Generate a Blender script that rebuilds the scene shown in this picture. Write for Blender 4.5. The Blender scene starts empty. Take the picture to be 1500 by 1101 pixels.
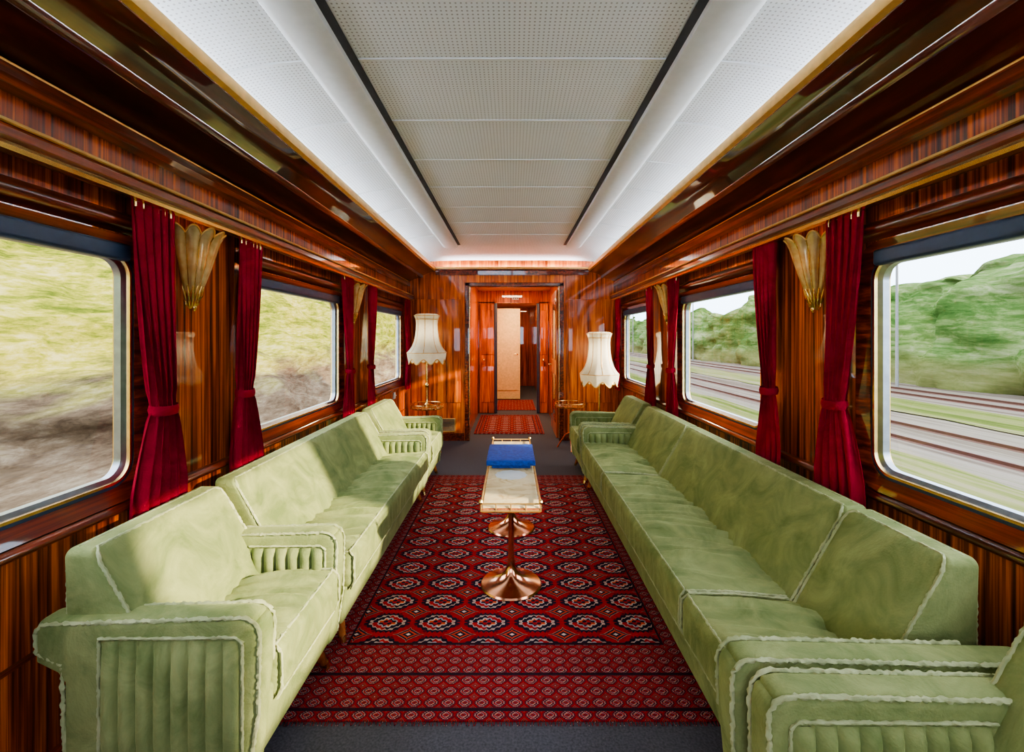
import bpy, bmesh, math, random
from mathutils import Vector, noise
random.seed(7)
pi=math.pi
CAMZ=1.35
# ---------------------------------------------------------------- materials
class N:
    def __init__(s,name):
        s.m=bpy.data.materials.new(name); s.m.use_nodes=True
        s.t=s.m.node_tree; s.b=s.t.nodes['Principled BSDF']; s.out=s.t.nodes['Material Output']
        s._p=None
    def n(s,k): return s.t.nodes.new(k)
    def l(s,a,b): s.t.links.new(a,b)
    def pos(s):
        if s._p is None:
            s._p=s.n('ShaderNodeNewGeometry').outputs['Position']
        return s._p
    def xyz(s):
        x=s.n('ShaderNodeSeparateXYZ'); s.l(s.pos(),x.inputs[0]); return x.outputs[0],x.outputs[1],x.outputs[2]
    def M(s,op,a,b=None,c=None):
        q=s.n('ShaderNodeMath'); q.operation=op
        for i,v in enumerate((a,b,c)):
            if v is None: continue
            if isinstance(v,(int,float)): q.inputs[i].default_value=v
            else: s.l(v,q.inputs[i])
        return q.outputs[0]
    def scaled(s,sx,sy,sz):
        q=s.n('ShaderNodeMapping'); s.l(s.pos(),q.inputs[0]); q.inputs['Scale'].default_value=(sx,sy,sz); return q.outputs[0]
    def noise(s,sc=(1,1,1),scale=1,detail=3,rough=.5,dist=0):
        q=s.n('ShaderNodeTexNoise'); s.l(s.scaled(*sc),q.inputs['Vector'])
        q.inputs['Scale'].default_value=scale; q.inputs['Detail'].default_value=detail
        q.inputs['Roughness'].default_value=rough; q.inputs['Distortion'].default_value=dist
        return q.outputs[0]
    def ramp(s,f,stops,const=False):
        q=s.n('ShaderNodeValToRGB'); s.l(f,q.inputs[0]); e=q.color_ramp.elements
        if const: q.color_ramp.interpolation='CONSTANT'
        while len(e)<len(stops): e.new(.5)
        for i,(p,c) in enumerate(stops):
            e[i].position=p; e[i].color=(*c,1)
        return q.outputs[0]
    def mix(s,f,a,b,mode='MIX'):
        q=s.n('ShaderNodeMix'); q.data_type='RGBA'; q.blend_type=mode
        if isinstance(f,(int,float)): q.inputs[0].default_value=f
        else: s.l(f,q.inputs[0])
        for i,v in ((6,a),(7,b)):
            if isinstance(v,tuple): q.inputs[i].default_value=(*v,1)
            else: s.l(v,q.inputs[i])
        return q.outputs[2]
    def col(s,c):
        if isinstance(c,tuple): s.b.inputs['Base Color'].default_value=(*c,1)
        else: s.l(c,s.b.inputs['Base Color'])
    def set(s,**k):
        for a,v in k.items(): s.b.inputs[a.replace('_',' ')].default_value=v
    def bump(s,h,st=.3,d=.01):
        q=s.n('ShaderNodeBump'); q.inputs['Strength'].default_value=st; q.inputs['Distance'].default_value=d
        s.l(h,q.inputs['Height']); s.l(q.outputs[0],s.b.inputs['Normal'])

def wood(name,sc,c0,c1,c2,coat=.7,rough=.25,scale=1,lo=.38,hi=.62,cr=.03,ior=1.6):
    k=N(name)
    a=k.noise(sc,scale,4,.6,.3)
    b=k.noise((sc[0]*.2,sc[1]*.2,sc[2]*.6),scale,2,.5,.2)
    f=k.M('ADD',k.M('MULTIPLY',a,.72),k.M('MULTIPLY',b,.28))
    c=k.ramp(f,[(lo,c0),(.50,c1),(hi,c2)])
    k.col(c); k.set(Roughness=rough,Coat_Weight=coat,Coat_Roughness=cr,Coat_IOR=ior)
    k.b.inputs['Specular IOR Level'].default_value=.25
    return k.m
def plain(name,c,rough=.5,metal=0,coat=0,var=.12,nscale=25,bump=0,spec=.5):
    k=N(name)
    n=k.noise((1,1,1),nscale,3)
    d=tuple(x*(1-var) for x in c); e=tuple(min(1,x*(1+var)) for x in c)
    k.col(k.ramp(n,[(.3,d),(.7,e)])); k.set(Roughness=rough,Metallic=metal,Coat_Weight=coat)
    k.b.inputs['Specular IOR Level'].default_value=spec
    if bump: k.bump(n,bump,.01)
    return k.m
M_wood=wood('zebrano_veneer',(60,60,1.0),(.05,.006,.002),(.34,.052,.007),(.80,.18,.022),coat=1,rough=.4,lo=.40,hi=.61,cr=.015,ior=1.85)
M_woodend=wood('mahogany_panel',(30,30,1.4),(.18,.025,.003),(.60,.11,.011),(.92,.25,.032),coat=.7,rough=.35)
M_woodh=wood('lacquered_moulding',(30,1.0,45),(.04,.006,.002),(.145,.020,.005),(.32,.052,.011),coat=1,rough=.3,ior=1.7)
M_cove=wood('lacquered_soffit',(10,1.2,10),(.025,.005,.002),(.080,.011,.004),(.15,.023,.008),coat=1,rough=.3,ior=1.8)
M_legw=wood('leg_wood',(30,30,4),(.15,.04,.01),(.40,.12,.03),(.6,.22,.06))
M_brass=plain('brass',(.85,.58,.24),.25,1)
M_gilt=plain('gilt_trim',(.78,.48,.16),.35,.7)
M_copper=plain('copper',(.90,.42,.24),.16,1)
M_steel=plain('window_metal',(.30,.33,.38),.3,1)
M_dark=plain('dark_blind',(.02,.045,.09),.4)
M_carpet=plain('grey_carpet',(.085,.082,.095),.95,var=.3,nscale=120,bump=.3,spec=.1)
M_black=plain('dark_gap',(.05,.05,.055),.8)
M_beam=plain('ceiling_paint',(.82,.85,.88),.5,var=.03)
M_cream=plain('cream_panel',(.85,.60,.28),.5)
M_blue=plain('blue_velvet_album',(.002,.055,.36),.7,var=.35,nscale=60,bump=.4)
M_paper=plain('paper',(.8,.82,.82),.7,var=.04)
M_plaque=plain('plaque',(.75,.75,.7),.4)
# ceiling perforated
k=N('perforated_ceiling'); x,y,z=k.xyz()
fx=k.M('SUBTRACT',k.M('FRACT',k.M('MULTIPLY',x,55)),.5); fy=k.M('SUBTRACT',k.M('FRACT',k.M('MULTIPLY',y,55)),.5)
d=k.M('SQRT',k.M('ADD',k.M('MULTIPLY',fx,fx),k.M('MULTIPLY',fy,fy)))
hole=k.M('LESS_THAN',d,.20)
k.col(k.mix(hole,(.86,.89,.92),(.42,.42,.43))); k.set(Roughness=.7); M_ceil=k.m
# velvet
def velvet(name,c,c2,sh=.5):
    k=N(name); n=k.noise((1,1,1),6,5,.65,.8); n2=k.noise((1,1,1),180,2)
    k.col(k.ramp(n,[(.32,c),(.68,c2)])); k.set(Roughness=.85,Sheen_Weight=sh,Sheen_Roughness=.35)
    k.b.inputs['Sheen Tint'].default_value=(*[min(1,v*1.7) for v in c2],1); k.b.inputs['Specular IOR Level'].default_value=.2
    k.bump(k.M('ADD',k.M('MULTIPLY',n,1.0),k.M('MULTIPLY',n2,.15)),.4,.02); return k.m
M_green=velvet('sage_velvet',(.145,.190,.066),(.315,.350,.145),.45)
M_pipe=velvet('piping_fringe',(.30,.34,.17),(.48,.50,.29),.15)
M_red=velvet('red_curtain_velvet',(.20,.003,.014),(.38,.007,.028),.15)
# shade
k=N('lampshade_fabric'); k.col(k.ramp(k.noise((1,1,1),40),[(.3,(.84,.80,.66)),(.7,(.93,.90,.78))])); k.set(Roughness=.8)
tr=k.n('ShaderNodeBsdfTranslucent'); tr.inputs[0].default_value=(.9,.83,.66,1); mx=k.n('ShaderNodeMixShader'); mx.inputs[0].default_value=.35
k.l(k.b.outputs[0],mx.inputs[1]); k.l(tr.outputs[0],mx.inputs[2]); k.l(mx.outputs[0],k.out.inputs[0]); M_shade=k.m
# glass
k=N('window_glass'); g=k.n('ShaderNodeBsdfGlossy'); g.inputs['Roughness'].default_value=.02
t=k.n('ShaderNodeBsdfTransparent'); lw=k.n('ShaderNodeLayerWeight'); lw.inputs['Blend'].default_value=.5
f=k.M('ADD',k.M('MULTIPLY',k.M('POWER',lw.outputs['Facing'],4.0),.40),.03)
mx=k.n('ShaderNodeMixShader'); k.l(f,mx.inputs[0]); k.l(t.outputs[0],mx.inputs[1]); k.l(g.outputs[0],mx.inputs[2]); k.l(mx.outputs[0],k.out.inputs[0]); M_glass=k.m
# marble table top
k=N('onyx_top'); k.col(k.ramp(k.noise((1,1,1),9,5,.6,1.5),[(.3,(.62,.42,.17)),(.5,(.86,.70,.40)),(.7,(.92,.80,.55))])); k.set(Roughness=.5); k.b.inputs['Specular IOR Level'].default_value=.2; M_onyx=k.m
# sconce
k=N('gilt_glass'); k.col(k.ramp(k.noise((1,1,1),30),[(.3,(.62,.42,.16)),(.7,(.90,.74,.42))])); k.set(Roughness=.25,Metallic=.45,Coat_Weight=.6)
tr=k.n('ShaderNodeBsdfTranslucent'); tr.inputs[0].default_value=(.88,.66,.32,1); mx=k.n('ShaderNodeMixShader'); mx.inputs[0].default_value=.2
k.l(k.b.outputs[0],mx.inputs[1]); k.l(tr.outputs[0],mx.inputs[2]); k.l(mx.outputs[0],k.out.inputs[0]); M_sconce=k.m
# rug
RX0,RX1,RY0,RY1=-.98,.92,1.60,4.46
def rugmat(name,RX0,RX1,RY0,RY1,bw=.26,a=.235,b=.172,near=1.0):
    k=N(name); x,y,z=k.xyz()
    def cell(v,c,off=0.0):
        q=k.M('SUBTRACT',k.M('FRACT',k.M('ADD',k.M('DIVIDE',v,c),50+off)),.5); return q,k.M('MULTIPLY',k.M('ABSOLUTE',q),2)
    F=(.34,.013,.013); NV=(.014,.009,.026); CR=(.64,.52,.42)
    def pattern(a,b,off=0.):
        u,U=cell(x,a,off); v,V=cell(y,b)
        jag=k.M('MULTIPLY',k.M('ABSOLUTE',k.M('SUBTRACT',k.M('FRACT',k.M('MULTIPLY',U,5)),.5)),.16)
        jag=k.M('ADD',jag,k.M('MULTIPLY',k.M('ABSOLUTE',k.M('SUBTRACT',k.M('FRACT',k.M('MULTIPLY',V,4)),.5)),.12))
        D=k.M('ADD',k.M('MAXIMUM',k.M('MAXIMUM',k.M('MULTIPLY',U,.94),V),k.M('MULTIPLY',k.M('ADD',U,V),.74)),jag)
        qd=k.M('GREATER_THAN',k.M('MULTIPLY',u,v),0)
        r1=k.ramp(D,[(0,CR),(.14,NV),(.26,(.65,.09,.03)),(.36,CR),(.46,NV),(.64,(.52,.36,.30)),(.70,NV),(.88,F)],True)
        r2=k.ramp(D,[(0,CR),(.14,(.40,.02,.02)),(.26,NV),(.36,(.36,.34,.38)),(.46,(.38,.02,.02)),(.64,(.52,.36,.30)),(.70,NV),(.88,F)],True)
        c=k.mix(qd,r1,r2)
        U2=k.M('SUBTRACT',1,U); V2=k.M('SUBTRACT',1,V); D2=k.M('MINIMUM',k.M('ADD',U2,V2),k.M('ADD',k.M('MULTIPLY',k.M('MAXIMUM',U2,V2),.8),k.M('MULTIPLY',k.M('MINIMUM',U2,V2),3)))
        m=k.M('LESS_THAN',D2,.50)
        rr=k.ramp(D2,[(0,CR),(.10,NV),(.24,(.6,.07,.03)),(.34,NV),(.46,(.42,.24,.18))],True)
        fu,FU=cell(x,.047); fv,FV=cell(y,.043)
        fm=k.M('LESS_THAN',k.M('ADD',FU,FV),.45)
        fld=k.M('MULTIPLY',fm,k.M('GREATER_THAN',D,.90))
        c=k.mix(fld,c,(.12,.006,.012))
        return k.mix(m,c,rr)
    main=pattern(a,b)
    bord=pattern(.062,.055,.3)
    dx=k.M('MINIMUM',k.M('SUBTRACT',x,RX0),k.M('SUBTRACT',RX1,x)); dy=k.M('MINIMUM',k.M('MULTIPLY',k.M('SUBTRACT',y,RY0),near),k.M('SUBTRACT',RY1,y))
    de=k.M('MINIMUM',dx,dy)
    c=k.mix(k.M('LESS_THAN',de,bw),main,k.mix(.30,bord,(.24,.006,.01)))
    for e in (.03,bw*.55,bw):
        ln=k.M('LESS_THAN',k.M('ABSOLUTE',k.M('SUBTRACT',de,e)),.005)
        c=k.mix(ln,c,(.03,.010,.02))
    nz=k.noise((1,1,1),90,3); c=k.mix(.5,c,k.ramp(nz,[(.3,(.45,.45,.45)),(.7,(1,1,1))]),'MULTIPLY')
    k.col(c); k.set(Roughness=.95); k.b.inputs['Specular IOR Level'].default_value=.1; k.bump(nz,.3,.01); return k.m
M_rug=rugmat('bokhara_rug',RX0,RX1,RY0,RY1,near=.65)
M_rug2=rugmat('runner_rug_pile',-.54,.46,6.4,7.95,.12,.2,.15)
# exterior
EX=.30
def ext(name,sc,stops,zmix=None,scale=1,EX=EX):
    k=N(name); a=k.noise(sc,scale,8,.75,.2)
    b=k.noise((sc[0]*.2,sc[1]*.3,sc[2]*.2),scale,3)
    f=k.M('ADD',k.M('MULTIPLY',a,.6),k.M('MULTIPLY',b,.4))
    S=lambda st:[(p,tuple(v*EX for v in c)) for p,c in st]
    c=k.ramp(f,S(stops))
    if zmix:
        z=k.xyz()[2]; zf=k.M('ADD',k.M('MULTIPLY',k.M('SUBTRACT',z,zmix[0]),zmix[1]),k.M('MULTIPLY',k.M('SUBTRACT',b,.5),2.5))
        q=k.n('ShaderNodeClamp'); k.l(zf,q.inputs[0])
        c=k.mix(q.outputs[0],k.ramp(f,S(zmix[2])),c)
    k.col(c); k.set(Roughness=1.0); k.b.inputs['Specular IOR Level'].default_value=0; return k.m
M_hill=ext('hillside_foliage',(10,2.6,12),[(.38,(.18,.25,.04)),(.45,(.40,.46,.06)),(.52,(.72,.68,.12)),(.61,(1.0,.92,.40))],  # foliage colours with haze painted in: dark stops lifted, contrast lowered
   (.15,1.1,[(.38,(.24,.17,.11)),(.5,(.46,.34,.22)),(.62,(.76,.62,.44))]),EX=.26)
M_hedge=ext('hedge_foliage',(3.2,.45,4.5),[(.38,(.09,.21,.05)),(.46,(.18,.34,.09)),(.53,(.36,.52,.18)),(.62,(.68,.76,.42))],  # pale haze is mixed into these hedge greens
   (-.2,1.2,[(.36,(.26,.32,.10)),(.5,(.44,.48,.18)),(.62,(.64,.64,.32))]))
M_ballast=ext('track_ballast',(5.0,.12,1),[(.40,(.32,.26,.20)),(.48,(.48,.41,.33)),(.54,(.64,.57,.47)),(.62,(.44,.44,.28))])
M_grass=ext('verge_grass',(5.0,.18,1),[(.40,(.20,.28,.07)),(.47,(.36,.44,.12)),(.54,(.56,.56,.26)),(.62,(.66,.58,.40))])
M_rail=plain('rail_steel',(.10,.045,.03),.6,.2)
M_far=ext('far_hill_forest',(.05,.03,.08),[(.35,(.42,.58,.62)),(.65,(.60,.78,.80))])  # distance haze painted into the forest colour as a pale blue cast
M_pole=plain('pole_concrete',(.20,.20,.20),.8)

# ---------------------------------------------------------------- mesh builder
class O:
    def __init__(s,name): s.name=name; s.v=[]; s.f=[]; s.mi=[]; s.mats=[]
    def add(s,v,f,mat):
        if mat not in s.mats: s.mats.append(mat)
        i=s.mats.index(mat); b=len(s.v); s.v+= [tuple(p) for p in v]; s.f+=[tuple(b+j for j in q) for q in f]; s.mi+=[i]*len(f)
    def done(s,angle=38,base=True):
        me=bpy.data.meshes.new(s.name)
        xs=[p[0] for p in s.v]; ys=[p[1] for p in s.v]; zs=[p[2] for p in s.v]
        c=((min(xs)+max(xs))/2,(min(ys)+max(ys))/2,min(zs))
        me.from_pydata([(p[0]-c[0],p[1]-c[1],p[2]-c[2]) for p in s.v],[],s.f)
        for m in s.mats: me.materials.append(m)
        me.polygons.foreach_set('material_index',s.mi)
        me.update()
        bm=bmesh.new(); bm.from_mesh(me); bmesh.ops.recalc_face_normals(bm,faces=bm.faces); bm.to_mesh(me); bm.free()
        me.polygons.foreach_set('use_smooth',[True]*len(me.polygons))
        me.set_sharp_from_angle(angle=math.radians(angle))
        ob=bpy.data.objects.new(s.name,me); ob.location=c; bpy.context.scene.collection.objects.link(ob); return ob
def box(o,x0,x1,y0,y1,z0,z1,mat):
    v=[(x,y,z) for x in (x0,x1) for y in (y0,y1) for z in (z0,z1)]
    o.add(v,[(0,1,3,2),(4,6,7,5),(0,4,5,1),(2,3,7,6),(0,2,6,4),(1,5,7,3)],mat)
def rbox(o,x0,x1,y0,y1,z0,z1,r,mat,n=(1,1,1),fn=None):
    if x0>x1: x0,x1=x1,x0
    c=((x0+x1)/2,(y0+y1)/2,(z0+z1)/2); h=((x1-x0)/2,(y1-y0)/2,(z1-z0)/2); r=min(r,min(h)*.98)
    ax=[]
    for i in range(3):
        co=[r*math.tan(a*pi/12) for a in (1,2,3)]
        inn=h[i]-r
        L=[-(inn+q) for q in reversed(co)]+[-inn+2*inn*j/n[i] for j in range(n[i]+1)]+[inn+q for q in co]
        ax.append(L)
    vs=[];idx={};fs=[]
    def V(a,b,cc):
        k=(a,b,cc)
        if k not in idx:
            p=[ax[0][a],ax[1][b],ax[2][cc]]
            q=[max(-(h[i]-r),min(h[i]-r,p[i])) for i in range(3)]
            d=Vector([p[i]-q[i] for i in range(3)])
            if d.length>1e-9: d=d.normalized()*r
            w=[c[i]+q[i]+d[i] for i in range(3)]
            if fn: w=fn(*w)
            idx[k]=len(vs); vs.append(tuple(w))
        return idx[k]
    nx,ny,nz=[len(a)-1 for a in ax]
    for i in range(nx):
        for j in range(ny):
            for q in (0,nz): fs.append((V(i,j,q),V(i+1,j,q),V(i+1,j+1,q),V(i,j+1,q)))
    for i in range(nx):
        for j in range(nz):
            for q in (0,ny): fs.append((V(i,q,j),V(i+1,q,j),V(i+1,q,j+1),V(i,q,j+1)))
    for i in range(ny):
        for j in range(nz):
            for q in (0,nx): fs.append((V(q,i,j),V(q,i+1,j),V(q,i+1,j+1),V(q,i,j+1)))
    o.add(vs,fs,mat)
def extr(o,poly,y0,y1,mat,s=1,axis='y'):
    n=len(poly)
    if axis=='y': v=[(s*a,y0,b) for a,b in poly]+[(s*a,y1,b) for a,b in poly]
    else: v=[(y0,a,b) for a,b in poly]+[(y1,a,b) for a,b in poly]
    f=[(i,(i+1)%n,n+(i+1)%n,n+i) for i in range(n)]+[tuple(range(n)),tuple(range(2*n-1,n-1,-1))]
    o.add(v,f,mat)
def sheet(o,rows,mat,closed=False):
    m=len(rows[0]); v=[p for r in rows for p in r]; f=[]
    for i in range(len(rows)-1):
        for j in range(m if closed else m-1):
            f.append((i*m+j,i*m+(j+1)%m,(i+1)*m+(j+1)%m,(i+1)*m+j))
    o.add(v,f,mat)
def lathe(o,prof,c,mat,n=32,mod=None):
    rows=[]
    for (r,z) in prof:
        row=[]
        for j in range(n):
            a=2*pi*j/n; rr,zz=(mod(r,z,a) if mod else (r,z))
            row.append((c[0]+rr*math.cos(a),c[1]+rr*math.sin(a),c[2]+zz))
        rows.append(row)
    sheet(o,rows,mat,True)
def tube(o,pts,r,mat,n=8,closed=False,jit=0,sub=0,zmin=None):
    P=[Vector(p) for p in pts]
    if sub:
        Q=[];m=len(P)
        for i in range(m if closed else m-1):
            a,b=P[i],P[(i+1)%m]; k=max(1,int((b-a).length/sub))
            Q+=[a.lerp(b,j/k) for j in range(k)]
        if not closed: Q.append(P[-1])
        P=Q
    m=len(P); rows=[]
    for i in range(m):
        if closed: t=(P[(i+1)%m]-P[i-1])
        else: t=P[min(i+1,m-1)]-P[max(i-1,0)]
        t.normalize(); up=Vector((0,0,1)) if abs(t.z)<.9 else Vector((0,1,0))
        a=t.cross(up).normalized(); b=t.cross(a)
        rr=(r[min(i,len(r)-1)] if isinstance(r,(list,tuple)) else r)
        row=[P[i]+(a*math.cos(2*pi*j/n)+b*math.sin(2*pi*j/n))*rr*(1+jit*random.uniform(-1,1)) for j in range(n)]
        if zmin is not None:
            for p in row: p.z=max(p.z,zmin)
        rows.append(row)
    if closed: rows.append(rows[0])
    sheet(o,rows,mat,True)
    if not closed:
        o.add(rows[0],[tuple(range(n))],mat); o.add(rows[-1],[tuple(range(n))],mat)

YB=-.8; YE=6.0
LW=[(.42,1.64),(2.44,3.63),(4.6,5.66)]
RW=[(.50,1.73),(2.56,3.69),(4.67,5.60)]
ZG0,ZG1=.86,1.628
# ---------------------------------------------------------------- shell
o=O('floor'); box(o,-1.46,1.46,YB,6.0,-.1,0,M_carpet); o.done()
o=O('floor_vestibule'); box(o,-.75,.8,6.0,13,-.1,0,M_carpet); o.done()
for s,W,nm in ((-1,LW,'left'),(1,RW,'right')):
    o=O('wall_'+nm); g=.07; XO=1.46
    box(o,s*1.4,s*XO,YB,YE,0,ZG0-g,M_wood); box(o,s*1.4,s*XO,YB,YE,ZG1+g,2.5,M_wood)
    ys=[YB]+[q for w in W for q in (w[0]-g,w[1]+g)]+[YE]
    for i in range(0,len(ys),2): box(o,s*1.4,s*XO,ys[i],ys[i+1],ZG0-g,ZG1+g,M_wood)
    o.done()
wn=0
def rr(yc,zc,w,h,r,n=8):
    L=[]
    for (sy,sz,a0) in ((1,1,0),(-1,1,90),(-1,-1,180),(1,-1,270)):
        for i in range(n+1):
            a=math.radians(a0+90*i/n); L.append((yc+sy*(w/2-r)+r*math.cos(a),zc+sz*(h/2-r)+r*math.sin(a)))
    return L
def ring(o,s,A,B,x0,x1,mat,x1b=None):
    x1b=x1b or x1; m=len(A)
    rows=[[(s*x0,p[0],p[1]) for p in A],[(s*x1,p[0],p[1]) for p in A],[(s*x1b,p[0],p[1]) for p in B],[(s*x0,p[0],p[1]) for p in B]]
    rows.append(rows[0]); sheet(o,rows,mat,True)
for s,W in ((-1,LW),(1,RW)):
    for (a,b) in W:
        wn+=1; o=O('window_%d'%wn); yc=(a+b)/2; zc=(ZG0+ZG1)/2; w=b-a; h=ZG1-ZG0
        R=.06
        ring(o,s,rr(yc,zc,w+.17,h+.17,.11),rr(yc,zc,w+.07,h+.07,R+.03),1.455,1.370,M_woodh,1.388)
        ring(o,s,rr(yc,zc,w+.072,h+.072,R+.03),rr(yc,zc,w+.045,h+.045,R+.02),1.455,1.392,M_dark)
        ring(o,s,rr(yc,zc,w+.047,h+.047,R+.02),rr(yc,zc,w+.028,h+.028,R+.01),1.45,1.388,M_brass)
        ring(o,s,rr(yc,zc,w+.030,h+.030,R+.01),rr(yc,zc,w,h,R),1.435,1.400,M_steel,1.410)
        rbox(o,s*1.366,s*1.402,a+.0,b-.0,ZG1-.004,ZG1+.056,.012,M_dark)
        L=rr(yc,zc,w+.02,h+.02,R); o.add([(s*1.420,p[0],p[1]) for p in L],[tuple(range(len(L)))],M_glass)
        o.done()
# trims along side walls
tn=0
def trim(fn):
    global tn; tn+=1; o=O('trim_%d'%tn); fn(o); return o.done()
for s,W in ((-1,LW),(1,RW)):
    def f(o):  # upper soffit moulding + cove
        C=CAMZ
        extr(o,[(1.40,C+.68),(1.345,C+.68),(1.335,C+.70),(1.345,C+.735),(1.37,C+.75),(1.40,C+.75)],YB,YE,M_woodh,s)
        extr(o,[(1.39,C+.735),(1.365,C+.740),(1.362,C+.752),(1.39,C+.755)],YB,YE,M_gilt,s)
        pts=[(1.40,C+.75),(1.34,C+.752)]+[(1.34-.15*t,C+.752+.045*t+.01*math.sin(pi*t)) for t in (.25,.5,.75,1)]
        pts+=[(1.185,C+.79),(1.175,C+.80),(1.17,C+.82)]+[(1.17-.15*t,C+.82+.055*t+.008*math.sin(pi*t)) for t in (.25,.5,.75,1)]
        pts+=[(1.015,C+.87),(1.015,C+.93),(1.025,C+.93),(1.025,C+.89),(1.29,C+.89),(1.29,C+1.15),(1.40,C+1.15)]
        extr(o,pts,YB,YE,M_cove,s)
        # white reflector lining of the light pocket
        extr(o,[(1.03,C+.892),(1.285,C+.892),(1.285,C+.97),(1.28,C+.97),(1.28,C+.897),(1.03,C+.897)],YB,YE-.05,M_beam,s)
        extr(o,[(1.015,C+.875),(.998,C+.885),(.995,C+.91),(1.0,C+.93),(1.015,C+.935)],YB,YE-.05,M_gilt,s)
    trim(f)
    def f(o):  # curtain rail shelf
        extr(o,[(1.40,1.86),(1.31,1.86),(1.298,1.872),(1.298,1.895),(1.31,1.91),(1.36,1.915),(1.40,1.93)],YB,YE,M_woodh,s)
        extr(o,[(1.325,1.835),(1.302,1.838),(1.298,1.850),(1.302,1.86),(1.325,1.86)],YB,YE,M_brass,s)
        extr(o,[(1.302,1.905),(1.296,1.908),(1.297,1.916),(1.312,1.918)],YB,YE,M_gilt,s)
    trim(f)
    def f(o):
        for a,b in W:
            P=[(1.40,1.725)]+[(1.40-.04*math.sin(pi*t),1.725+.075*t) for t in (.1,.25,.4,.5,.6,.75,.9)]+[(1.40,1.80)]
            extr(o,P,a-.1,b+.1,M_woodh,s)
    trim(f)
    def f(o):
        extr(o,[(1.40,.735),(1.375,.735),(1.365,.745),(1.365,.755),(1.375,.768),(1.40,.768)],YB,YE,M_woodh,s)
        extr(o,[(1.40,.42),(1.392,.42),(1.392,.435),(1.40,.435)],YB,YE,M_woodh,s)
    trim(f)
    o=O('baseboard_'+('left' if s<0 else 'right')); extr(o,[(1.40,0),(1.38,0),(1.38,.09),(1.39,.10),(1.40,.10)],YB,YE,M_woodh,s); o.done()
# end wall with doorway
DX0,DX1,DZ=-.57,.63,2.03
o=O('wall_end')
box(o,-1.46,DX0,YE,YE+.08,0,2.5,M_woodend); box(o,DX1,1.46,YE,YE+.08,0,2.5,M_woodend); box(o,DX0,DX1,YE,YE+.08,DZ,2.5,M_woodend)
o.done()
# wall behind the camera with an added window to let in sky fill
BX,BZ0,BZ1=1.0,.95,2.05
o=O('wall_back'); 
box(o,-1.46,1.46,YB-.08,YB,0,BZ0,M_wood); box(o,-1.46,1.46,YB-.08,YB,BZ1,2.5,M_wood); box(o,-1.46,-BX,YB-.08,YB,BZ0,BZ1,M_wood); box(o,BX,1.46,YB-.08,YB,BZ0,BZ1,M_wood); o.done()
wn+=1; o=O('window_%d'%wn)
for x in (-BX,-.025,BX-.05): rbox(o,x,x+.05,YB-.06,YB+.01,BZ0,BZ1,.005,M_steel)
for z in (BZ0,BZ1-.05): rbox(o,-BX,BX,YB-.06,YB+.01,z,z+.05,.005,M_steel)
o.add([(-BX+.02,YB-.03,BZ0+.02),(BX-.02,YB-.03,BZ0+.02),(BX-.02,YB-.03,BZ1-.02),(-BX+.02,YB-.03,BZ1-.02)],[(0,1,2,3)],M_glass)
o.done()
def f(o):
    C=CAMZ
    extr(o,[(6.0,C+.83),(5.96,C+.83),(5.955,C+.88),(5.94,C+.89),(5.94,C+.925),(5.955,C+.925),(5.955,C+.90),(6.0,C+.90)],-1.0,1.0,M_woodh,axis='x')
    extr(o,[(5.94,C+.90),(5.93,C+.905),(5.93,C+.925),(5.94,C+.93)],-1.0,1.0,M_gilt,axis='x')
trim(f)
def f(o): # door casing
    for x0,x1 in ((DX0-.05,DX0+.015),(DX1-.015,DX1+.05)):
        rbox(o,x0,x1,5.975,6.1,0,DZ+.05,.008,M_woodh)
    rbox(o,DX0-.05,DX1+.05,5.975,6.1,DZ,DZ+.05,.008,M_woodh)
    box(o,DX0+.008,DX0+.016,5.968,5.98,0,DZ,M_brass); box(o,DX1-.016,DX1-.008,5.968,5.98,0,DZ,M_brass)
trim(f)
def f(o):
    for x0,x1 in ((-1.39,-.63),(.69,1.39)):
        box(o,x0,x1,5.985,6.0,0,.10,M_woodh)
        rbox(o,x0+.05,x1-.05,5.985,6.0,.50,1.86,.006,M_woodend)
trim(f)
# ceiling
ZC=CAMZ+.95
CW=1.29
def hz(x,y):
    px=max(0,1-(abs(x)/1.30)**5)**.5; py=1 if y<5.5 else max(0,1-((y-5.5)/.55)**2)**.5
    return ZC+.18*px*py
o=O('ceiling')
xs=[CW*math.sin(pi/2*t/24) for t in range(-24,25)]
ysl=[YB+i*(5.5-YB)/20 for i in range(21)]+[5.5+.5*math.sin(pi/2*i/12) for i in range(1,13)]
sheet(o,[[(x,y,hz(x,y)) for x in xs] for y in ysl],M_ceil)
yj=.28
while yj<5.4:
    rows=[]
    for dy,dz in ((-.006,0),(-.005,-.005),(.005,-.005),(.006,0)):
        rows.append([(x,yj+dy,hz(x,yj)+dz-.0005) for x in xs])
    sheet(o,rows,M_beam); yj+=.52
box(o,-1.46,1.46,YB,YE,2.5,2.55,M_beam)
o.done()
for s in (-1,1):
    def f(o):
        ys=[YB+(5.50-YB)*i/30 for i in range(31)]
        rows=[]
        for y in ys:
            r=[]
            for x,dz in ((.655,.0),(.655,-.03),(.67,-.038),(.73,-.042),(.80,-.036),(.83,-.022),(.845,.0)):
                r.append((s*x,y,hz(x,y)+dz))
            rows.append(r)
        sheet(o,rows,M_beam)
        o.add([rows[-1][i] for i in range(7)],[tuple(range(7))],M_beam)
        sheet(o,[[(s*x,y,hz(x,y)-.006) for x in (.620,.66)] for y in ys],M_black)
    trim(f)
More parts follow.
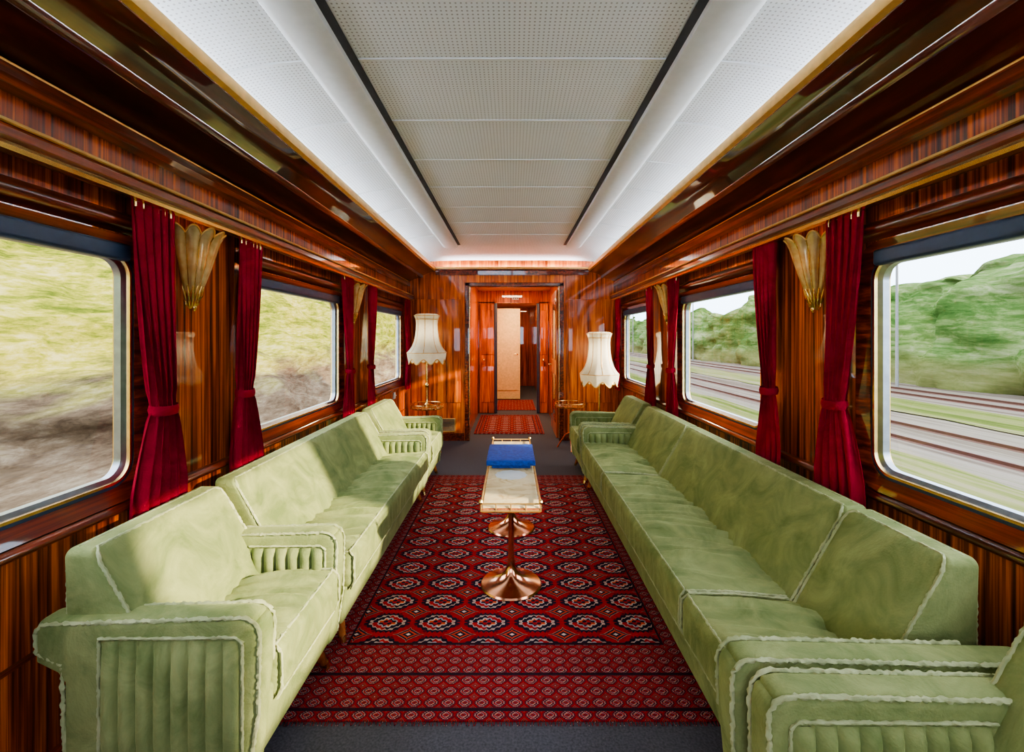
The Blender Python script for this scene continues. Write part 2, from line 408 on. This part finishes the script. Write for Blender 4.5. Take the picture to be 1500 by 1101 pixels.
# vestibule
o=O('wall_vestibule_left'); box(o,-.68,-.60,6.08,8.2,0,2.3,M_woodend); o.done()
o=O('wall_vestibule_right'); box(o,.66,.74,6.08,8.2,0,2.3,M_woodend); o.done()
o=O('wall_vestibule_end')
box(o,-.68,.74,8.2,8.26,1.98,2.3,M_woodend)
box(o,-.68,-.30,8.2,8.26,0,2.0,M_woodend); box(o,.48,.74,8.2,8.26,0,2.0,M_woodend)
o.done()
o=O('ceiling_vestibule'); box(o,-.68,.74,6.08,13,2.2,2.25,M_beam); o.done()
o=O('wall_corridor')
box(o,-.50,-.42,8.26,13,0,2.25,M_woodend); box(o,.62,.70,8.26,13,0,2.25,M_woodend); box(o,-.5,.7,12.9,13,0,2.25,M_wood)
o.done()
dn=0
for x0,x1,kx in ((-.585,-.29,-.50),(.47,.645,.56)):
    dn+=1; o=O('door_%d'%dn)
    rbox(o,x0,x1,8.15,8.19,.01,1.96,.006,M_woodend)
    rbox(o,x0+.04,x1-.03,8.14,8.16,.2,.85,.01,M_woodend); rbox(o,x0+.04,x1-.03,8.14,8.16,1.05,1.85,.01,M_woodend)
    tube(o,[(kx,8.15,.96),(kx,8.10,.96)],.012,M_brass); lathe(o,[(0,-.03),(.022,-.022),(.03,0),(.022,.022),(0,.03)],(kx,8.09,.96),M_brass,16)
    xe=x1 if x0<0 else x0
    rbox(o,xe-.025,xe+.025,8.13,8.195,.01,1.97,.004,M_dark)
    tube(o,[(xe,8.125,.02),(xe,8.125,1.96)],.005,M_steel)
    o.done()
dn+=1; o=O('door_%d'%dn)
rbox(o,.595,.635,6.12,6.95,.01,2.0,.006,M_woodend); rbox(o,.588,.60,6.2,6.87,.2,.85,.006,M_woodh); rbox(o,.588,.60,6.2,6.87,1.05,1.85,.006,M_woodh)
tube(o,[(.59,6.85,.96),(.55,6.85,.96),(.55,6.75,.96)],.009,M_brass); o.done()
dn+=1; o=O('door_%d'%dn)
rbox(o,-.40,.18,10.0,10.05,.01,2.0,.01,M_cream); rbox(o,-.33,.12,9.985,10.01,.2,1.9,.01,M_cream)
tube(o,[(.13,9.98,1.0),(.05,9.98,1.0)],.01,M_brass); o.done()
o=O('number_plaque'); rbox(o,.0,.12,8.18,8.2,2.04,2.085,.004,M_plaque); 
for i in range(3): box(o,.02+i*.035,.036+i*.035,8.176,8.181,2.052,2.073,M_black)
o.done()
o=O('vent_grille'); 
rbox(o,-.93,-.74,5.965,5.984,.12,.30,.005,M_gilt)
for i in range(9): box(o,-.915,-.755,5.96,5.966,.14+i*.017,.148+i*.017,M_black)
o.done()
# rugs
o=O('oriental_rug'); rbox(o,RX0,RX1,RY0,RY1,0.0,.008,.003,M_rug)
for yy_,sg in ((RY1,1),(RY0,-1)):
    for i in range(150):
        x=RX0+.01+i*(RX1-RX0-.02)/149; tube(o,[(x,yy_,.005),(x+random.uniform(-.006,.006),yy_+sg*.018,.003)],.0015,M_rug,4)
o.done()
o=O('runner_rug'); rbox(o,-.54,.46,6.4,7.95,0,.012,.004,M_rug2); o.done()
o=O('runner_rug'); rbox(o,-.3,.45,8.5,9.9,0,.012,.004,M_rug2); o.done()

# ---------------------------------------------------------------- seating
def settee(name,s,y0,y1,xf,arms,seams=(),backseams=None,at=.088,zt=.745,xr=1.28,za=.575,bn=None,armn=0,xe=1.30):
    o=O(name); X=lambda p:(s*p[0],p[1],p[2])
    ya=y0+(at if 'n' in arms else 0); yb=y1-(at if 'f' in arms else 0)
    def fa(x,y,z):
        return (s*(x+ (.03*(.32-z)/.2 if x<.9 else 0)),y,z)
    rbox(o,xf+.005,1.22,y0+.01,y1-.01,.11,.33,.02,M_green,(2,6,2),fa)
    E=[ya]+list(seams)+[yb]; J=.4
    for a,b in zip(E[:-1],E[1:]):
        ph=random.uniform(0,9)
        def fc(x,y,z):
            u=(x-(xf+1.1)/2)/((1.1-xf)/2); v=(y-(a+b)/2)/((b-a)/2)
            if z>.34:
                cr=max(0,1-u*u)*max(0,1-abs(v)**4)
                z+=.024*cr-.03*max(0,(x-xf)/.5)
                wv=noise.noise(Vector((x*2+ph,y*11+x*3,0)))+.8*noise.noise(Vector((x*3,y*30+x*5+ph,3)))
                z+=.026*wv*min(1,cr*1.8)
            if x<xf+.02: x+=.004*noise.noise(Vector((ph,y*22,z*3)))
            return (s*x,y,z)
        rbox(o,xf-.015,1.10,a+.002,b-.002,.27,.435,.035,M_green,(18,max(8,int((b-a)/.010)),2),fc)
        pts=[X((xf+.0,a+.015,.27)),X((xf-.017,a+.010,.31)),X((xf-.014,a+.010,.41)),X((xf+.006,a+.015,.431)),X((xf+.006,b-.015,.431)),X((xf-.014,b-.010,.41)),X((xf-.017,b-.010,.31)),X((xf+.0,b-.015,.27))]
        tube(o,pts,.0045,M_pipe,6,True,J,.007)
        tube(o,[X((xf+.01,a+.008,.432)),X((.8,a+.008,.428)),X((1.0,a+.008,.41))],.0042,M_pipe,6,False,J,.007)
        tube(o,[X((xf+.01,b-.008,.432)),X((.8,b-.008,.428)),X((1.0,b-.008,.41))],.0042,M_pipe,6,False,J,.007)
    bs=seams if backseams is None else backseams
    by0=bn if bn else y0+(.03 if 'n' in arms else 0); by1=y1-(.03 if 'f' in arms else 0)
    E=[by0]+list(bs)+[by1]
    z0=.2
    def fx(z): return 1.0+.20*(z-.40)/(zt-.40)
    for a,b in zip(E[:-1],E[1:]):
        def fb(x,y,z):
            t=(x-1.0)/.2; f=fx(z)
            v=(y-(a+b)/2)/((b-a)/2)
            if x<1.1: f-=.016*max(0,1-v**4)*math.sin(pi*min(1,max(0,(z-.35)/(zt-.35))))
            return (s*(f+(xr-f)*t),y,z)
        rbox(o,1.0,1.2,a,b,z0,zt,.024,M_green,(2,10,8),fb)
        zl=.40
        q=.008
        def px(z): return fx(z)-.0
        P=[X((px(zl),a+q,zl)),X((px(zt-.04),a+q,zt-.04)),X((px(zt-.012),a+q+.008,zt-.012)),X((px(zt)+.008,a+q+.024,zt-.003)),X((px(zt)+.008,b-q-.024,zt-.003)),X((px(zt-.012),b-q-.008,zt-.012)),X((px(zt-.04),b-q,zt-.04)),X((px(zl),b-q,zl))]
        tube(o,P,.005,M_pipe,6,False,J,.007)
        P=[X((xr-.01,a+.008,.3)),X((xr-.01,a+.008,zt-.03)),X((xr-.02,a+.03,zt-.003)),X((xr-.02,b-.03,zt-.003)),X((xr-.01,b-.008,zt-.03)),X((xr-.01,b-.008,.3))]
        tube(o,P,.005,M_pipe,6,False,J,.007)
    for k in arms:
        a,b=(y0,y0+at) if k=='n' else (y1-at,y1)
        xa=xf-.005-(armn if k=='n' else 0)
        def fr_(x,y,z):
            cx_,cz_=xa+.055,za-.055
            if x<cx_ and z>cz_:
                dx_,dz_=cx_-x,z-cz_; m_=max(dx_,dz_); l_=math.hypot(dx_,dz_)
                if l_>1e-6: x=cx_-dx_*m_/l_; z=cz_+dz_*m_/l_
            if x>1.1 and z<.46: x-=.08*min(1,(x-1.1)/.1)*min(1,(.46-z)/.04)
            if x<xa+.2: x+=.03*max(0,(.40-z)/.3)
            z-= .015*max(0,(x-xa)/.7) if z>.4 else 0
            return (s*x,y,z)
        rbox(o,xa,xe,a,b,.11,za,.026,M_green,(20,2,14),fr_)
        for yy,sg in ((a,-1),(b,1)):
            outer=(k=='n' and sg<0) or (k=='f' and sg>0)
            zz0=.15 if outer else .40
            x0,x1=xa+.055,(1.14 if outer else 1.04)
            nfl=int((x1-x0)/.046); cols=nfl*8
            rows=[]
            for zi in range(9):
                t=zi/8; z=zz0+(za-.065-zz0)*t; r=[]
                for ci in range(cols+1):
                    u=ci/cols; x=x0+(x1-x0)*u
                    am=.021*abs(math.sin(pi*u*nfl))**.6*(min(1,4*min(t,1-t)+.15))
                    r.append((s*x,yy+sg*(am-.001),z))
                rows.append(r)
            sheet(o,rows,M_green)
            e=.003*sg
            arc=[(xa+.055-.052*math.cos(q_*pi/8),za-.055+.050*math.sin(q_*pi/8)) for q_ in range(0,5)]
            if outer:
                P=[(xa+.035,.12),(xa+.008,.3)]+arc+[(1.20,za-.020),(xe-.02,za-.025),(xe-.006,za-.05),(xe-.010,.47),(xe-.08,.44),(xe-.09,.12)]
                tube(o,[(s*p[0],yy-e*1.5,p[1]) for p in P],.0055,M_pipe,6,True,.5,.007)
                P=[(x0-.008,.14),(x0-.008,za-.07),(x0+.01,za-.055),(x1+.006,za-.058),(x1+.006,.14)]
                tube(o,[(s*p[0],yy+e,p[1]) for p in P],.004,M_pipe,6,True,J,.007)
            else:
                P=[(xa+.008,.40)]+arc+[(1.16,za-.018)]
                tube(o,[(s*p[0],yy-e*1.5,p[1]) for p in P],.0055,M_pipe,6,False,.5,.007)
                P=[(x0-.008,.42),(x0-.008,za-.07),(x0+.01,za-.055),(x1+.01,za-.058)]
                tube(o,[(s*p[0],yy+e,p[1]) for p in P],.004,M_pipe,6,False,J,.007)
    for yy,sy in ((y0+.09,-1),(y1-.09,1)):
        for xx,sx in ((xf+.09,-1),(1.15,1)):
            tube(o,[(s*xx,yy,.13),(s*(xx+sx*.02),yy+sy*.012,.075),(s*(xx+sx*.035),yy+sy*.025,.03),(s*(xx+sx*.042),yy+sy*.03,.009)],[.027,.022,.015,.013],M_legw,12,zmin=.009)
            tube(o,[(s*(xx+sx*.034),yy+sy*.024,.035),(s*(xx+sx*.042),yy+sy*.03,.009)],[.0165,.0145],M_brass,12,zmin=.009)
    return o.done(50)
settee('armchair',-1,1.265,1.91,.705,'nf',xe=1.335)
settee('sofa',-1,1.95,3.78,.695,'f')
settee('armchair',-1,3.83,4.58,.70,'nf')
settee('sofa',1,1.10,4.09,.625,'nf',seams=(1.65,3.12),backseams=(1.63,3.12),bn=1.24,armn=.09)
settee('armchair',1,4.14,4.86,.62,'nf')
settee('armchair',1,.36,1.075,.56,'nf')

# ---------------------------------------------------------------- coffee table
o=O('coffee_table'); cx=-.005; w=.138; ty0,ty1=2.10,3.44; tz=.572
rbox(o,cx-w,cx+w,ty0,ty1,tz-.03,tz-.008,.006,M_legw)
rbox(o,cx-w+.006,cx+w-.006,ty0+.006,ty1-.006,tz-.012,tz,.004,M_onyx)
for zz in (tz+.014,tz-.02):
    tube(o,[(cx-w,ty0,zz),(cx+w,ty0,zz),(cx+w,ty1,zz),(cx-w,ty1,zz)],.0038,M_gilt,8,True)
L=[]
for i in range(5): L+=[(cx-w+i*w/2,ty0),(cx-w+i*w/2,ty1)]
for i in range(1,13): L+=[(cx-w,ty0+i*(ty1-ty0)/13),(cx+w,ty0+i*(ty1-ty0)/13)]
for p in L: tube(o,[(p[0],p[1],tz-.02),(p[0],p[1],tz+.014)],.003,M_gilt,6)
for x in (cx-w,cx+w):
    for y in (ty0,ty1): lathe(o,[(0,-.012),(.008,-.008),(.011,0),(.008,.008),(0,.012)],(x,y,tz+.022),M_brass,12)
for by in (2.48,3.22):
    prof=[(0,0),(.163,0),(.166,.006),(.160,.014),(.13,.022),(.095,.033),(.06,.05),(.035,.075),(.022,.11),(.017,.16),(.015,.25),(.015,.42),(.018,.49),(.03,.52),(.05,.535),(.05,.542),(0,.542)]
    lathe(o,prof,(cx,by,.0085),M_copper,40)
tube(o,[(cx,2.48,.51),(cx,3.22,.51)],.010,M_copper,10)
o.done()
o=O('photo_album'); az=tz+.0005-.006
rbox(o,-.147,.137,2.70,3.12,az+.026,az+.033,.003,M_blue); rbox(o,-.142,.134,2.71,3.11,az+.033,az+.050,.003,M_paper); rbox(o,-.147,.137,2.70,3.12,az+.050,az+.058,.003,M_blue)
rbox(o,-.153,-.140,2.70,3.12,az+.027,az+.057,.006,M_blue)
rbox(o,-.12,.11,2.72,3.10,az+.006,az+.026,.004,M_blue)
rbox(o,-.149,.139,2.694,2.702,az+.028,az+.056,.003,M_blue)
o.done()
o=O('doily')
lathe(o,[(0,.0015),(.085,.0015),(.09,0)],(-.005,2.59,tz+.001),M_paper,48,lambda r,z,a:(r*(1+.04*math.cos(12*a)),z)); o.done()

# ---------------------------------------------------------------- lamps
def lamp(name,x,y,zb,z0,z1,R):
    o=O(name); H=z1-z0
    lathe(o,[(0,0),(.11,0),(.112,.01),(.08,.02),(.03,.03),(.014,.05),(.011,.10),(.011,z0-zb+.3*H)],(x,y,zb),M_brass,24)
    lathe(o,[(.011,-.03),(.024,-.01),(.024,.01),(.011,.03)],(x,y,zb+(z0-zb)*.5),M_brass,16)
    lathe(o,[(.016,0),(.02,.02),(.02,.08),(0,.08)],(x,y,z0+.28*H),M_brass,16)
    lathe(o,[(0,0),(.03,.015),(.035,.045),(.02,.08),(0,.09)],(x,y,z0+.28*H+.08),M_paper,16)
    def md(r,z,a):
        c=abs(math.cos(4*a)); rr=r*(.95+.06*(1-c)); return rr,z
    prof=[(.50,1.0),(.60,.985),(.66,.965),(.62,.925),(.58,.89),(.56,.80),(.57,.68),(.61,.55),(.67,.45),(.76,.36),(.88,.29),(1.0,.24),(1.02,.225)]
    lathe(o,[(a*R,z0+b*H) for a,b in prof],(x,y,0),M_shade,64,md)
    def sk(r,z,a):
        c=abs(math.cos(4*a)); rr=r*(.95+.06*(1-c))
        if z<z0+.05*H: z=z0+.10*H*c**2
        return rr,z
    lathe(o,[(1.02*R,z0+.225*H),(1.0*R,z0+.15*H),(.92*R,z0)],(x,y,0),M_shade,64,sk)
    pts=[]
    for j in range(96):
        a=2*pi*j/96; r,z=sk(.93*R,z0,a); pts.append((x+r*math.cos(a),y+r*math.sin(a),z))
    tube(o,pts,.006,M_gilt,6,True,.3)
    for b,k_ in ((.965,.665),(.89,.585),(.225,1.02)):
        pts=[]
        for j in range(96):
            a=2*pi*j/96; r,z=md(k_*R,z0+b*H,a); pts.append((x+r*math.cos(a),y+r*math.sin(a),z))
        tube(o,pts,.004,M_gilt,6,True,.2)
    for q in range(8):
        a=pi/4*q; pts=[]
        for A,B in prof:
            r,z=md(A*R,z0+B*H,a); r+=.001; pts.append((x+r*math.cos(a),y+r*math.sin(a),z))
        tube(o,pts,.0035,M_gilt,6)
    for q in range(3): 
        a=2*pi*q/3; tube(o,[(x,y,z0+.9*H),(x+.5*R*math.cos(a),y+.5*R*math.sin(a),z0+.9*H)],.003,M_brass,6)
    tube(o,[(x,y,z0+.5*H),(x,y,z0+1.03*H)],.004,M_brass,6)
    l=bpy.data.lights.new('lamp_bulb','POINT'); l.energy=2.5; l.color=(1,.88,.7); l.shadow_soft_size=.03
    q=bpy.data.objects.new('lamp_bulb',l); q.location=(x,y,z0+.62*H); bpy.context.scene.collection.objects.link(q)
    return o.done(60)
def rtable(x,y,z,r):
    o=O('side_table')
    lathe(o,[(0,-.018),(r-.01,-.018),(r,-.012),(r,0),(0,0)],(x,y,z),M_legw,40)
    n=16
    pts=[(x+r*math.cos(2*pi*i/40),y+r*math.sin(2*pi*i/40),z+.035) for i in range(40)]
    tube(o,pts,.004,M_brass,6,True)
    for i in range(n):
        a=2*pi*i/n; tube(o,[(x+r*math.cos(a),y+r*math.sin(a),z-.01),(x+r*math.cos(a),y+r*math.sin(a),z+.035)],.003,M_brass,6)
    tube(o,[(x,y,.10),(x,y,z-.01)],.014,M_copper,12)
    for q in range(3):
        a=2*pi*q/3+.5; c,s_=math.cos(a),math.sin(a)
        tube(o,[(x,y,.2),(x+.06*c,y+.06*s_,.17),(x+.13*c,y+.13*s_,.07),(x+.17*c,y+.17*s_,.0)],[.014,.012,.010,.012],M_copper,10,zmin=0)
    o.done()
rtable(-.99,5.30,.55,.19)
lamp('table_lamp',-.99,5.30,.5502,1.05,1.63,.225)
rtable(.71,5.55,.53,.185)
lamp('floor_lamp',1.0,5.22,0.0,.80,1.42,.22)

# ---------------------------------------------------------------- sconces
def sconce(s,y):
    o=O('wall_sconce'); zt,zb=1.80,1.50; xw=1.398
    rows=[]
    nth=144
    for i in range(17):
        t=i/16; r=.030+.088*(t**.8)
        row=[]
        for j in range(nth+1):
            a=pi*j/nth; fl=abs(math.sin(a*6)); rr=r*(1+.22*(fl-.5))
            z=zb+.03+(zt-zb-.03)*t
            if t>.8: z+=.03*(fl-.4)*((t-.8)/.2)
            if t>.85: rr*=1.0+.12*(t-.85)/.15
            row.append((s*(xw-rr*math.sin(a)*.85),y+rr*math.cos(a)*1.0,z))
        rows.append(row)
    rows2=[[ (s*(abs(p[0])+.006),y+(p[1]-y)*.93,p[2]) for p in r] for r in rows]
    sheet(o,rows,M_sconce); sheet(o,rows2,M_sconce); sheet(o,[rows[-1],rows2[-1]],M_gilt); sheet(o,[rows[0],rows2[0]],M_gilt)
    tube(o,rows[16][::2],.004,M_gilt,6)
    for kk in range(0,7):
        j=min(nth,int(kk*nth/6)); tube(o,[rows[i][j] for i in range(17)],.0035,M_brass,6)
    for j in range(9):
        a=pi*(j)/8
        pts=[(s*(xw-q*math.sin(a)),y+q*math.cos(a),z) for q,z in ((.010,zb-.02),(.024,zb),(.038,zb+.035),(.050,zb+.075))]
        tube(o,pts,[.004,.009,.009,.003],M_brass,8)
    lathe(o,[(0,-.035),(.008,-.028),(.012,-.018),(.008,-.008),(.016,0),(.02,.012),(.0,.02)],(s*(xw-.016),y,zb),M_brass,16)
    rbox(o,s*1.392,s*1.3995,y-.035,y+.035,zb-.01,zt-.03,.003,M_brass)
    o.done(60)
    l=bpy.data.lights.new('sconce_bulb','POINT'); l.energy=.35; l.color=(1,.75,.5); l.shadow_soft_size=.02
    q=bpy.data.objects.new('sconce_bulb',l); q.location=(s*1.35,y,1.70); bpy.context.scene.collection.objects.link(q)
sconce(-1,1.98); sconce(-1,3.98); sconce(1,2.09); sconce(1,4.05)

# ---------------------------------------------------------------- curtains
def curtain(s,yc,wt=.20,wb=.24,dirn=0,zb=.70):
    o=O('curtain'); zt=1.835; ztie=1.08
    nz=40; nu=90; ph=random.uniform(0,6); rows=[]; folds=5
    for i in range(nz+1):
        z=zt+(zb-zt)*i/nz
        if z>ztie: t=(z-ztie)/(zt-ztie); w=.105+(wt-.105)*t**.7; c=yc+dirn*.05*(1-t)**1.5
        else: t=(ztie-z)/(ztie-zb); w=.105+(wb-.105)*min(1,t*1.3)**.7; c=yc+dirn*(.05-.02*t)
        r=[]
        for j in range(nu+1):
            u=j/nu
            am=.022*(.7+.3*math.sin(3*z+ph))
            x=1.332+am*math.sin(2*pi*folds*u+ph+.6*math.sin(z*2.2+u*3))*(1 if w>.12 else .75)
            yy=c+(u-.5)*w+.006*math.sin(2*pi*folds*u*2+z*5)
            r.append((s*x,yy,z))
        rows.append(r)
    sheet(o,rows,M_red)
    c=yc+dirn*.05
    pts=[(s*(1.33+.034*math.cos(a)),c+.060*math.sin(a),ztie+.005*math.cos(a)) for a in [2*pi*q/24 for q in range(24)]]
    sheet(o,[[(p[0],p[1],p[2]-.018) for p in pts],[(s*(1.33+(abs(p[0])-1.33)*1.1),c+(p[1]-c)*1.08,p[2]) for p in pts],[(p[0],p[1],p[2]+.018) for p in pts]],M_red,True)
    for q in range(6): 
        yy=yc-wt/2+wt*(q+.5)/6; tube(o,[(s*1.33,yy,1.815),(s*1.33,yy,1.845)],.006,M_brass,6)
    o.done(70)
for y,d in ((1.69,1),(2.32,-1),(3.70,1),(4.36,-1),(5.80,1)): curtain(-1,y,dirn=d)
for y,d in ((1.83,1),(2.41,-1),(3.77,1),(4.42,-1),(5.72,1)): curtain(1,y,dirn=d)
o=O('wall_socket'); rbox(o,-1.385,-1.399,5.35,5.43,.63,.71,.004,M_plaque); lathe(o,[(0,0),(.02,0),(.02,.004),(0,.004)],(-1.384,5.39,.67),M_plaque,12); o.done()

# ---------------------------------------------------------------- exterior
o=O('hillside')
rows=[]
prof=[(-1.9,-1.0),(-4.2,-.95),(-5.2,-.6),(-6.2,.2),(-7.2,1.1),(-8.4,2.2),(-10,3.8),(-12,6.0),(-15,9)]
yy=[-12+i*.5 for i in range(160)]
R=[]
for a in range(len(prof)-1):
    for t in range(6):
        t/=6; R.append((prof[a][0]*(1-t)+prof[a+1][0]*t,prof[a][1]*(1-t)+prof[a+1][1]*t))
for (x,z) in R:
    rows.append([(x-(.7*noise.noise(Vector((x*.8,y*.3,z)))+.35*noise.noise(Vector((x*2,y*.9,z*2))))*(1 if x<-4.5 else 0),y,z+.35*noise.noise(Vector((x,y*.4,5)))*(1 if x<-4.5 else 0)) for y in yy])
sheet(o,rows,M_hill); o.done(180)
o=O('ground'); box(o,1.9,300,-60,400,-1.3,-1.0,M_ballast); o.done()
o=O('grass_verge')
def gp(x,y): return (x+.25*noise.noise(Vector((y*.5,x,0))),y,-.97+.03*noise.noise(Vector((x,y*.6,1))))
gy=[-20+i*1.5 for i in range(100)]
sheet(o,[[gp(x,y) for y in gy] for x in (2.0,3.5,5,6.5,7.9)],M_grass)
sheet(o,[[gp(x,y) for y in gy] for x in (12.2,13,14,14.9)],M_grass)
o.done(180)
o=O('railway_track')
for x in (9.0,10.45,16.2,17.65):
    extr(o,[(x-.05,-1.0),(x+.05,-1.0),(x+.012,-.97),(x+.03,-.90),(x-.03,-.90),(x-.012,-.97)],-20,150,M_rail)
o.done()
o=O('hedge')
rows=[]
yy=[-10+i*.45 for i in range(300)]
for i in range(31):
    t=i/30; row=[]
    for y in yy:
        top=4.5+1.3*noise.noise(Vector((y*.13,0,1)))+.5*noise.noise(Vector((y*.4,2,1)))+.25*noise.noise(Vector((y*1.2,2,1)))+ (.9 if y<22 else 0)
        n1=noise.noise(Vector((y*.35,t*4,4)))+.45*noise.noise(Vector((y*1.0,t*10,4)))
        z=-1.1+(top+1.1)*math.sin(t*pi/2); x=20.2+3.5*(1-math.cos(t*pi/2))+1.1*n1
        row.append((x,y,z+.35*noise.noise(Vector((y*.5,t*4,9)))*t))
    rows.append(row)
sheet(o,rows,M_hedge); o.done(180)
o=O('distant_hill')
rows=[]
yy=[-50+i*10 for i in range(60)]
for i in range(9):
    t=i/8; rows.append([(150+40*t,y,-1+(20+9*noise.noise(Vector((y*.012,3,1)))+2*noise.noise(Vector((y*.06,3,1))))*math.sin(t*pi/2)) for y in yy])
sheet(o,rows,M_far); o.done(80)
for y in (22.0,46.8,70):
    o=O('catenary_pole'); lathe(o,[(0,0),(.07,0),(.045,8),(0,8)],(18.6,y,-1.0),M_pole,10)
    tube(o,[(18.6,y,6.2),(15.6,y,6.0)],.03,M_pole,6); tube(o,[(18.6,y,6.9),(16.0,y,6.05)],.02,M_pole,6); o.done()

# ---------------------------------------------------------------- lights
def area(name,loc,d,sx,sy,e,c):
    l=bpy.data.lights.new(name,'AREA'); l.shape='RECTANGLE'; l.size=sx; l.size_y=sy; l.energy=e; l.color=c
    q=bpy.data.objects.new(name,l); q.location=loc
    q.rotation_euler=Vector(d).to_track_quat('-Z','Y').to_euler(); bpy.context.scene.collection.objects.link(q); return q
for s in (-1,1):
    l=bpy.data.lights.new('cove_lamp','AREA'); l.shape='RECTANGLE'; l.size=.05; l.size_y=6.4; l.energy=78; l.color=(.97,.985,1.0)
    q=bpy.data.objects.new('cove_lamp',l); q.location=(s*1.225,2.6,CAMZ+.925)
    q.rotation_euler=(pi,s*math.radians(60),0)
    bpy.context.scene.collection.objects.link(q)
l=bpy.data.lights.new('cove_lamp','AREA'); l.shape='RECTANGLE'; l.size=1.8; l.size_y=.03; l.energy=9; l.color=(.97,.98,1.0)
q=bpy.data.objects.new('cove_lamp',l); q.location=(0,5.975,CAMZ+.912); q.rotation_euler=(pi-math.radians(55),0,0); bpy.context.scene.collection.objects.link(q)
area('vestibule_lamp',(0,7.2,2.19),(0,0,-1),.4,.4,36,(1,.76,.48))
area('corridor_lamp',(.1,9.2,2.19),(0,0.2,-1),.3,.3,42,(1,.80,.5))
area('corridor_lamp',(.3,11.5,2.19),(0,0,-1),.3,.3,10,(1,.7,.4))
sun=bpy.data.lights.new('sun','SUN'); sun.energy=14; sun.angle=math.radians(2); sun.color=(1,.85,.60)
q=bpy.data.objects.new('sun',sun); q.rotation_euler=Vector((-1,.36,-.33)).to_track_quat('-Z','Y').to_euler(); bpy.context.scene.collection.objects.link(q)
w=bpy.data.worlds.new('sky'); bpy.context.scene.world=w; w.use_nodes=True; nt=w.node_tree; bg=nt.nodes['Background']
tc=nt.nodes.new('ShaderNodeTexCoord'); sp=nt.nodes.new('ShaderNodeSeparateXYZ'); nt.links.new(tc.outputs['Generated'],sp.inputs[0])
cr=nt.nodes.new('ShaderNodeValToRGB'); nt.links.new(sp.outputs[2],cr.inputs[0])
cr.color_ramp.elements[0].color=(.60,.80,1,1); cr.color_ramp.elements[1].color=(.84,.90,1,1); cr.color_ramp.elements[1].position=.6
nt.links.new(cr.outputs[0],bg.inputs[0]); bg.inputs[1].default_value=6.2
try: bpy.context.scene.view_settings.look='AgX - Medium High Contrast'
except Exception as e: print(e)
# ---------------------------------------------------------------- camera
cam=bpy.data.cameras.new('camera'); cam.sensor_width=36; cam.lens=667/1500*36; cam.shift_y=-55.5/1500; cam.clip_start=.02; cam.clip_end=1000
c=bpy.data.objects.new('camera',cam); c.location=(0,0,CAMZ); c.rotation_euler=(pi/2,0,0); bpy.context.scene.collection.objects.link(c)
bpy.context.scene.camera=c
